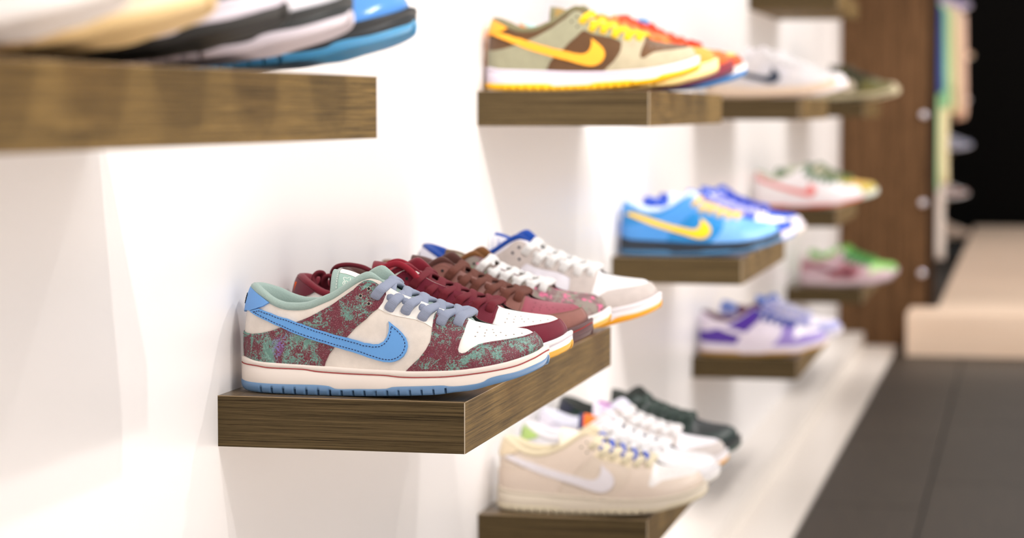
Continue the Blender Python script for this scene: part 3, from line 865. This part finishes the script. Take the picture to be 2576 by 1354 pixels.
sneaker(.0025, .37, Z2, 'rose and brown suede low sneaker with thick brown laces and dark brown sole', K(
    RU(88, 58, 58), RU(92, 60, 62), SU(158, 72, 88), SU(128, 84, 78), SU(144, 94, 84), SU(110, 62, 56), SU(130, 84, 74), FA(84, 44, 36), LA(112, 60, 46),
    eye=SU(152, 110, 102), mst=PL(190, 40, 40), rim=PL(60, 34, 30), pst=PL(120, 74, 66), perf=PL(110, 44, 56), label=FA(84, 44, 36)), scale=.955)
FLO = M('floral', (150, 138, 128), (132, 100, 102))
sneaker(.002, .535, Z2, 'muted floral print low sneaker with fat white laces and tan collar', K(
    GUM, WH, FLO, FLO, FLO, SU(90, 80, 70), L_(132, 84, 36), FA(124, 78, 34), LA(248, 246, 244), tongue=FA(92, 60, 24), rim=PL(90, 80, 70), label=FA(150, 140, 120)), scale=.925)
sneaker(.0065, .70, Z2, 'white and pale grey low sneaker with royal blue collar and orange gum sole', K(
    RU(250, 172, 18), RU(246, 240, 244), L_(246, 243, 244), L_(240, 236, 244), SU(206, 194, 188), L_(244, 240, 250), L_(236, 234, 244), FA(0, 66, 160), LA(250, 248, 246),
    tongue=FA(246, 244, 246), rim=PL(90, 90, 120), label=FA(240, 236, 240), mark=PL(0, 70, 170), bind=FA(0, 70, 170)), scale=1.02)
# loose lace loops of the crimson sneaker
def loose_lace(pts, y, r, w, m, parent, name='lace'):
    q = on_y(np.array([p[0] for p in pts], float), np.array([p[1] for p in pts], float), np.array([y+(p[2] if len(p) > 2 else 0) for p in pts]))
    q = catmull(q-np.array(parent.location), 8)
    obj(name, tube_mesh(name, [q], r, w, 10), m, parent)
mr = LA(112, 14, 34); mr2 = LA(156, 12, 40)
loose_lace([(985, 676, .0), (950, 683, -.005), (915, 668, -.005), (880, 662, .0), (852, 666, .0), (840, 680, .005), (838, 705, .01), (842, 730, .012)], .205, .0024, .0034, mr, RED)
loose_lace([(846, 700, .0), (830, 690, -.002), (818, 700, 0), (822, 722, .005), (838, 724, .006), (843, 706, .004)], .20, .0022, .0042, mr, RED)
loose_lace([(815, 728, .0), (796, 715, -.002), (790, 697, 0), (798, 685, .002), (812, 686, .006), (816, 702, .006), (806, 722, .01)], .20, .0022, .0042, mr, RED)
loose_lace([(848, 688, .03), (866, 684, .03), (884, 690, .03), (898, 702, .03)], .20, .0022, .0034, mr, RED)
loose_lace([(948, 688), (968, 672), (988, 662), (1006, 660), (1024, 668), (1042, 682), (1056, 698)], .178, .0032, .0032, mr2, RED, 'collar_rope')
loose_lace([(975, 664, .05), (995, 655, .05), (1012, 655, .05), (1032, 664, .05), (1052, 680, .05), (1066, 694, .05)], .178, .0032, .0032, mr2, RED, 'collar_rope')
tabq = on_y(np.array([742., 752., 748., 738.]), np.array([706., 706., 738., 738.]), np.full(4, .196))-np.array(RED.location)
obj('heel_tag', mesh_from('heel_tag', list(tabq)+[p+np.array([0, .002, 0]) for p in tabq], [(0, 1, 2, 3), (7, 6, 5, 4), (0, 4, 5, 1), (1, 5, 6, 2), (2, 6, 7, 3), (3, 7, 4, 0)], False), PL(240, 96, 30), RED, label='orange heel tag')
# ---- upper left shelf, nearest the camera
shelf(-1.07, Z1, 'blurred brown wall shelf nearest the camera, cut by the left edge')
g1 = 'sneakers on the nearest upper shelf'
sneaker(.004, -.99, Z1, 'white and orange low sneaker, nearest one on the upper left shelf', K(
    RU(252, 244, 238), RU(252, 244, 238), L_(252, 244, 238), L_(240, 150, 50), L_(250, 240, 232), L_(240, 150, 50), L_(240, 150, 50), FA(240, 200, 160), LA(248, 240, 230)), detail=1, group=g1)
sneaker(.004, -.865, Z1, 'cream low sneaker with tan edged sole on the upper left shelf', K(
    RU(240, 208, 150), RU(252, 234, 204), L_(252, 246, 236), L_(252, 244, 232), L_(252, 244, 230), L_(240, 220, 190), L_(240, 220, 190), FA(240, 225, 200), LA(250, 245, 235)), detail=1, group=g1)
sneaker(.004, -.735, Z1, 'black low sneaker with red trim and white midsole over black outsole', K(
    RU(36, 35, 34), RU(232, 222, 232), L_(26, 26, 30), L_(30, 30, 34), L_(24, 24, 28), L_(214, 40, 44), L_(30, 30, 34), FA(30, 30, 34), LA(205, 40, 44)), detail=1, group=g1)
sneaker(.004, -.595, Z1, 'white low sneaker with black midsole band beside the glossy blue sneaker', K(
    RU(226, 216, 224), RU(38, 39, 38), L_(250, 244, 248), L_(250, 244, 248), L_(250, 244, 248), L_(40, 40, 46), L_(40, 40, 46), FA(60, 60, 66), LA(246, 242, 246)), detail=1, group=g1)
sneaker(.004, -.43, Z1, 'glossy blue low sneaker with black midsole and clear blue outsole', K(
    M('clear', (84, 168, 220)), RU(34, 36, 38), L_(84, 148, 226, rough=.2), L_(84, 148, 226, rough=.25), L_(88, 152, 228, rough=.2), L_(240, 240, 245), L_(84, 148, 226), FA(60, 110, 190), LA(90, 150, 225)), detail=1, group=g1)
# ---- upper middle shelf
shelf(1.07, Z1, 'brown wall shelf under the olive and orange sneakers')
g2 = 'sneakers on the upper middle shelf'
sneaker(.0005, 1.115, Z1, 'olive and brown suede low sneaker with gold swoosh and yellow laces', K(
    RU(255, 190, 0), RU(214, 204, 218), SU(96, 64, 32), SU(90, 60, 30), SU(150, 147, 120), L_(255, 174, 36), L_(255, 172, 34), FA(118, 112, 80), LA(252, 206, 28), mud=SU(176, 164, 136), label=FA(150, 120, 60)), detail=2, group=g2)
sneaker(.006, 1.27, Z1, 'orange low sneaker with pale yellow sole behind the olive sneaker', K(
    RU(250, 224, 150), RU(252, 230, 160), SU(242, 150, 50), SU(240, 140, 60), SU(244, 146, 54), L_(245, 190, 90), SU(240, 140, 50), FA(172, 214, 208), LA(244, 130, 70)), detail=1, group=g2)
sneaker(.008, 1.43, Z1, 'orange red low sneaker with maroon sole on the upper middle shelf', K(
    RU(96, 30, 60), RU(130, 30, 48), SU(238, 116, 24), SU(226, 80, 30), SU(232, 96, 28), L_(245, 190, 60), SU(220, 70, 40), FA(220, 80, 60), LA(236, 76, 26)), detail=1, group=g2)
sneaker(.009, 1.59, Z1, 'red and yellow low sneaker with white midsole and blue outsole', K(
    RU(24, 128, 204), WH, SU(244, 190, 80), SU(226, 70, 30), SU(226, 80, 30), L_(245, 200, 60), SU(60, 140, 220), FA(80, 160, 226), LA(238, 58, 12)), detail=1, group=g2)
# ---- far upper shelves
shelf(3.21, Z1, 'dark brown wall shelf under the white sneaker with navy swoosh')
g3 = 'sneakers on the far shelves'
sneaker(.016, 3.275, Z1, 'off white low sneaker with navy swoosh and beige sole', K(
    RU(222, 194, 166), RU(226, 202, 178), L_(212, 206, 206), L_(208, 204, 208), L_(212, 206, 206), L_(34, 46, 66), L_(225, 220, 222), FA(228, 222, 224), LA(236, 232, 232)), detail=1, group=g3)
sneaker(.016, 3.62, Z1, 'plain white low sneaker just behind the navy swoosh sneaker', K(
    RU(240, 226, 222), RU(244, 234, 236), L_(240, 234, 236), L_(236, 230, 232), L_(240, 232, 234), L_(226, 220, 230), L_(230, 226, 230), FA(228, 222, 224), LA(240, 236, 236)), detail=0, group=g3)
shelf(5.35, Z1, 'brown wall shelf under the dark olive sneaker by the wood panel')
sneaker(.03, 5.44, Z1, 'dark olive low sneaker with cream toe in front of the wood panel', K(
    RU(60, 58, 34), RU(200, 186, 150), SU(96, 92, 44), SU(58, 56, 30), SU(84, 80, 36), L_(220, 205, 180), SU(50, 48, 30), FA(40, 40, 26), LA(44, 42, 28), mud=SU(100, 94, 44)), detail=0, group=g3)
sneaker(.03, 5.70, Z1, 'olive and cream low sneaker behind the dark olive one', K(
    RU(210, 196, 160), RU(216, 204, 170), SU(226, 205, 190), SU(70, 68, 38), SU(96, 92, 50), L_(220, 205, 180), SU(60, 58, 36), FA(60, 58, 36), LA(60, 56, 38), mud=SU(206, 190, 150)), detail=0, group=g3)
shelf(4.28, Z0, 'brown wall shelf at the top edge of the picture')
# ---- middle row further along
shelf(2.14, Z2, 'brown wall shelf under the sky blue sneaker')
sneaker(.003, 2.205, Z2, 'sky blue low sneaker with yellow swoosh and black midsole', K(
    RU(70, 124, 168), RU(22, 34, 48), L_(96, 156, 222), L_(20, 126, 194), L_(70, 142, 212), L_(250, 206, 24), L_(60, 140, 205), FA(196, 214, 236), LA(240, 202, 112), mud=L_(112, 168, 230)), detail=1, group=g3)
sneaker(.012, 2.38, Z2, 'royal blue and white low sneaker beside the sky blue one', K(
    RU(120, 150, 200), RU(236, 226, 240), L_(244, 240, 250), L_(244, 240, 250), L_(10, 66, 196), L_(10, 66, 196), L_(10, 66, 196), FA(30, 80, 190), LA(170, 170, 226)), detail=1, group=g3)
sneaker(.014, 2.56, Z2, 'white low sneaker with cobalt toe behind the royal blue one', K(
    RU(226, 214, 200), RU(238, 228, 234), L_(20, 86, 214), L_(236, 232, 244), L_(14, 70, 204), L_(236, 232, 244), L_(14, 70, 204), FA(30, 80, 190), LA(20, 60, 190), mud=L_(230, 222, 232)), detail=0, group=g3)
shelf(4.28, Z2, 'brown wall shelf under the white sneaker with red swoosh')
sneaker(.006, 4.345, Z2, 'white low sneaker with coral red swoosh and coral outsole', K(
    RU(232, 110, 88), RU(246, 234, 238), L_(250, 244, 246), L_(248, 240, 242), L_(250, 244, 246), L_(238, 128, 124), L_(240, 190, 190), FA(190, 196, 170), LA(90, 130, 90)), detail=1, group=g3)
sneaker(.026, 4.68, Z2, 'yellow toed low sneaker with mint white sole by the wood panel', K(
    RU(214, 222, 206), RU(226, 230, 220), L_(236, 190, 90), L_(200, 205, 170), L_(226, 216, 190), L_(90, 130, 80), L_(90, 130, 80), FA(80, 110, 80), LA(90, 120, 70), mud=L_(200, 180, 70)), detail=0, group=g3)
# ---- lowest row
shelf(1.07, Z3, 'lowest brown wall shelf under the cream sneaker at the bottom edge')
g4 = 'sneakers on the lowest shelf'
sneaker(.0125, 1.13, Z3, 'cream low sneaker with pearl swoosh and blue lace tips at the bottom edge', K(
    RU(206, 194, 168), RU(208, 196, 178), L_(226, 221, 218), L_(204, 188, 172), L_(208, 191, 176), L_(216, 210, 214, rough=.15), L_(216, 198, 168), FA(212, 198, 168), LA(226, 214, 184), eye=L_(222, 206, 176), tongue=FA(236, 226, 206), lace2=LA(30, 76, 186)), detail=2, group=g4)
sneaker(.010, 1.285, Z3, 'white low sneaker with lime heel and navy and orange tongue', K(
    RU(210, 206, 200), RU(222, 218, 218), L_(222, 220, 222), L_(220, 218, 222), L_(222, 220, 222), L_(212, 210, 216), L_(176, 206, 116), FA(226, 222, 226), LA(240, 238, 240), tongue=FA(20, 34, 90), label=FA(244, 110, 20), mark=PL(244, 110, 20), bind=FA(246, 112, 16)), detail=2, group=g4)
sneaker(.003, 1.44, Z3, 'white and grey low sneaker with gum outsole on the lowest shelf', K(
    RU(222, 158, 40), RU(226, 220, 222), L_(228, 224, 230), L_(216, 212, 226), SU(192, 182, 178), L_(216, 210, 226), L_(232, 228, 240), FA(222, 222, 236), LA(236, 232, 232), tongue=FA(232, 224, 236), mark=PL(170, 60, 170), bind=FA(170, 60, 170)), detail=2, group=g4)
sneaker(.003, 1.60, Z3, 'black and dark green low sneaker at the end of the lowest shelf', K(
    RU(40, 70, 58), RU(28, 34, 34), L_(28, 32, 32), SU(24, 52, 44), L_(22, 40, 36), L_(60, 64, 64), L_(30, 36, 60), FA(40, 44, 40), LA(50, 64, 58)), detail=1, group=g4)
shelf(3.21, Z3, 'low brown wall shelf under the purple sneakers')
sneaker(.003, 3.275, Z3, 'white and purple low sneaker with navy laces and gum outsole', K(
    RU(196, 150, 74), RU(232, 222, 232), L_(246, 238, 244), L_(232, 222, 236), L_(80, 42, 158), L_(238, 228, 240), L_(226, 214, 230), FA(84, 28, 60), LA(58, 74, 160), eye=L_(234, 224, 238), mud=L_(150, 130, 200)), detail=1, group=g3)
sneaker(.014, 3.55, Z3, 'periwinkle and white low sneaker behind the purple one', K(
    RU(206, 200, 214), RU(226, 220, 232), L_(240, 232, 240), L_(214, 210, 236), L_(166, 166, 216), L_(90, 110, 190), L_(110, 130, 200), FA(70, 110, 190), LA(206, 204, 230)), detail=0, group=g3)
shelf(5.35, Z3, 'low brown wall shelf under the mauve sneaker by the wood panel')
sneaker(.032, 5.42, Z3, 'mauve low sneaker with dark maroon swoosh and bright green tongue and toe', K(
    RU(150, 130, 124), RU(206, 184, 190), L_(196, 226, 160), L_(180, 118, 128), L_(206, 176, 186), L_(112, 44, 56), L_(210, 190, 196), FA(216, 205, 196), LA(58, 140, 70), tongue=FA(134, 212, 92), mud=L_(210, 176, 184)), detail=0, group=g3)
sneaker(.034, 5.68, Z3, 'grass green low sneaker behind the mauve one', K(
    RU(200, 180, 184), RU(214, 196, 198), L_(140, 210, 100), L_(120, 196, 84), L_(132, 204, 90), L_(230, 225, 215), L_(120, 190, 84), FA(120, 190, 84), LA(70, 150, 70)), detail=0, group=g3)

# ------------------------------------------------------------------ end panel, clothes rail, podium, dark back wall
pn = bpy.data.objects.new('end_panel', None); link(pn); pn.location = (0, YE, 0); tag(pn, 'tall walnut end panel standing out from the white wall', 'panel')
obj('panel_board', box_mesh('panel_board', 0.0, .352, 0, .04, 0.001, 3.1, .002), m_panel, pn)
obj('panel_post', box_mesh('panel_post', .352, .385, .01, .06, 0.001, 3.1, .002), wood_mat('dark_walnut', 'z', (36, 25, 17), (66, 47, 33), .6), pn)
def lathe(name, prof, nseg=20):
    V, Fc = [], []; n = len(prof)
    for (r, h) in prof:
        for k in range(nseg):
            a = 2*math.pi*k/nseg; V.append((r*math.cos(a), -h, r*math.sin(a)))
    for i in range(n-1):
        for k in range(nseg):
            k2 = (k+1) % nseg; Fc.append((i*nseg+k, i*nseg+k2, (i+1)*nseg+k2, (i+1)*nseg+k))
    Fc.append(tuple((n-1)*nseg+k for k in range(nseg)))
    return mesh_from(name, V, Fc)
kn = lathe('panel_bolt', [(.013, 0), (.013, .004), (.007, .005), (.007, .012), (.014, .014), (.016, .020), (.014, .026), (.008, .029), (.001, .030)])
for zz in (.94, .585, .30):
    obj('panel_bolt', kn, M('metal', (230, 226, 232)), pn, loc=(.335, 0, zz))
def shirt(x, y, zt, hw, body, slv, hem, colr, label, cat='t-shirt', fold=.012):
    """garment hanging face-on to the aisle: front and back sheets with sleeves, on a hanger"""
    e = bpy.data.objects.new('hanging_shirt', None); link(e); e.location = (x, y, 0)
    tag(e, label, cat, 'clothes on the rail')
    nk = .055
    half = [(0, zt-.05), (nk*.6, zt-.035), (nk, zt), (hw*.80, zt-.022), (hw*.96, zt-.06), (hw, slv+.03), (hw*.97, slv), (hw*.80, slv-.01), (body, slv+.10 if slv+.10 < zt-.16 else zt-.18), (body*.97, (slv+hem)/2), (body, hem), (0, hem-.008)]
    half = [np.array(p) for p in half]
    ring = []
    for i in range(len(half)-1):
        for k in range(4): ring.append(half[i]+(half[i+1]-half[i])*k/4)
    ring.append(half[-1])
    full = ring+[np.array([-p[0], p[1]]) for p in ring[::-1][1:-1]]
    lo = np.min(full, 0); hi = np.max(full, 0)
    g = np.stack(np.meshgrid(np.arange(lo[0], hi[0], .02), np.arange(lo[1], hi[1], .03), indexing='ij'), -1).reshape(-1, 2)
    fp = np.array(full); g = g[inpoly(g, fp)]; g = g[seg_dist(g, fp) > .008]
    r = delaunay_2d_cdt([Vector(p) for p in full]+[Vector(p) for p in g], [(i, (i+1) % len(full)) for i in range(len(full))], [list(range(len(full)))], 1, 1e-6)
    q = np.array([tuple(p) for p in r[0]]); f = [tuple(t) for t in r[2]]
    d = np.minimum(seg_dist(q, fp)/.05, 1)**.5*.028
    wv = fold*np.sin(q[:, 0]*55+q[:, 1]*4)*np.clip((zt-q[:, 1])/.4, 0, 1)
    V = [(a, -h+w, b) for (a, b), h, w in zip(q, d, wv)]+[(a, h+w, b) for (a, b), h, w in zip(q, d, wv)]
    n = len(q); Fc = [t for t in f]+[tuple(n+i for i in t[::-1]) for t in f]
    cnt = {}
    for t in f:
        for i in range(3):
            cnt.setdefault(tuple(sorted((t[i], t[(i+1) % 3]))), []).append((t[i], t[(i+1) % 3]))
    for v in cnt.values():
        if len(v) == 1: a, b = v[0]; Fc.append((b, a, n+a, n+b))
    obj('garment', mesh_from('garment', V, Fc), colr, e)
    hk = [(0, 0, zt+.02), (0, 0, zt+.07), (.012, 0, zt+.095), (0, 0, zt+.115), (-.014, 0, zt+.10)]
    obj('hanger_hook', tube_mesh('hanger_hook', [catmull(np.array(hk, float), 6)], .002), M('metal', (190, 190, 195)), e)
    ba = [(-hw*.6, 0, zt-.045), (-nk, 0, zt-.004), (0, 0, zt+.02), (nk, 0, zt-.004), (hw*.6, 0, zt-.045)]
    obj('hanger_bar', tube_mesh('hanger_bar', [catmull(np.array(ba, float), 6)], .004), PL(60, 44, 32), e)
    return e
zr = 1.56
shirt(.225, 7.80, zr-.128, .178, .105, 1.03, .72, FA(22, 66, 142), 'blue short jacket hanging nearest the wood panel', 'jacket')
shirt(.230, 8.00, zr-.128, .190, .150, .97, .615, FA(150, 214, 160), 'mint green t-shirt hanging behind the blue jacket')
shirt(.235, 8.20, zr-.128, .220, .180, .95, .64, FA(236, 222, 178), 'pale yellow t-shirt hanging behind the mint one')
shirt(.240, 8.42, zr-.128, .245, .165, .92, .66, FA(240, 204, 184), 'peach t-shirt hanging fourth along the rail')
shirt(.235, 8.70, zr-.128, .160, .150, .95, .28, FA(238, 228, 220), 'long off white dress hanging at the end of the rail', 'dress')
rl = bpy.data.objects.new('clothes_rail', None); link(rl); rl.location = (.232, 7.65, zr); tag(rl, 'metal clothes rail fixed to the white wall above the shirts', 'rail')
obj('rail_tube', tube_mesh('rail_tube', [np.array([(0, 0, 0), (0, .6, 0), (0, 1.25, 0)], float)], .010, nseg=12), M('metal', (200, 198, 200)), rl)
for yy in (.03, 1.22):
    obj('rail_bracket', tube_mesh('rail_bracket', [np.array([(-.232, yy, 0), (-.1, yy, 0), (0, yy, 0)], float)], .008, nseg=10), M('metal', (200, 198, 200)), rl)
pd = bpy.data.objects.new('display_podium', None); link(pd); pd.location = (0, 0, 0); tag(pd, 'low pale wood podium behind the grey floor', 'podium')
m_tan = wood_mat('pale_oak', 'x', (230, 198, 170), (247, 224, 202), .25, .4)
obj('podium_step', box_mesh('podium_step', .292, 4.5, 7.12, 7.48, .001, .165, .003), m_tan, pd)
obj('podium_deck', box_mesh('podium_deck', .40, 4.5, 7.482, 14.3, .001, .165, .003), m_tan, pd)
structure('wall_back', box_mesh('wall_back', -.12, 6, 14.4, 14.5, 0, 3.2), M('plain', (10, 9, 8), rough=.9, spec=.1))
# far display bay beyond the clothes
cols = [((232, 222, 232), (150, 130, 190)), ((240, 222, 200), (230, 170, 120)), ((226, 220, 222), (170, 150, 150)), ((240, 236, 246), (120, 130, 170)), ((244, 238, 236), (150, 84, 60)), ((236, 214, 196), (226, 190, 160)), ((150, 92, 66), (120, 66, 46)), ((238, 232, 228), (220, 210, 205))]
far = [(12.7, 1.575, 0), (12.7, Z1, 2), (12.7, Z3, 4), (13.5, Z0, 1), (13.5, Z2, 3), (13.5, .10, 5)]
names = ['white and lilac sneaker on the topmost far shelf against the black wall', 'white and peach sneaker on the second far shelf beyond the shirts', 'grey white sneaker on the third far shelf beyond the shirts', 'white and slate sneaker on the fourth far shelf beyond the shirts', 'white and brown sneaker on the fifth far shelf beyond the shirts', 'beige sneaker on the lowest far shelf beyond the shirts']
for k, (yy, zz, ci) in enumerate(sorted(far, key=lambda t: -t[1])):
    shelf(yy, zz, 'far wall shelf beyond the clothes, number %s from the top' % ['one', 'two', 'three', 'four', 'five', 'six'][k])
    a, b = cols[ci]
    sneaker(.085, yy+.30, zz, names[k], K(RU(*a), RU(*a), L_(*a), L_(*a), L_(*b), L_(*b), L_(*b), FA(*b), LA(*a)), detail=0, group='sneakers in the far bay')
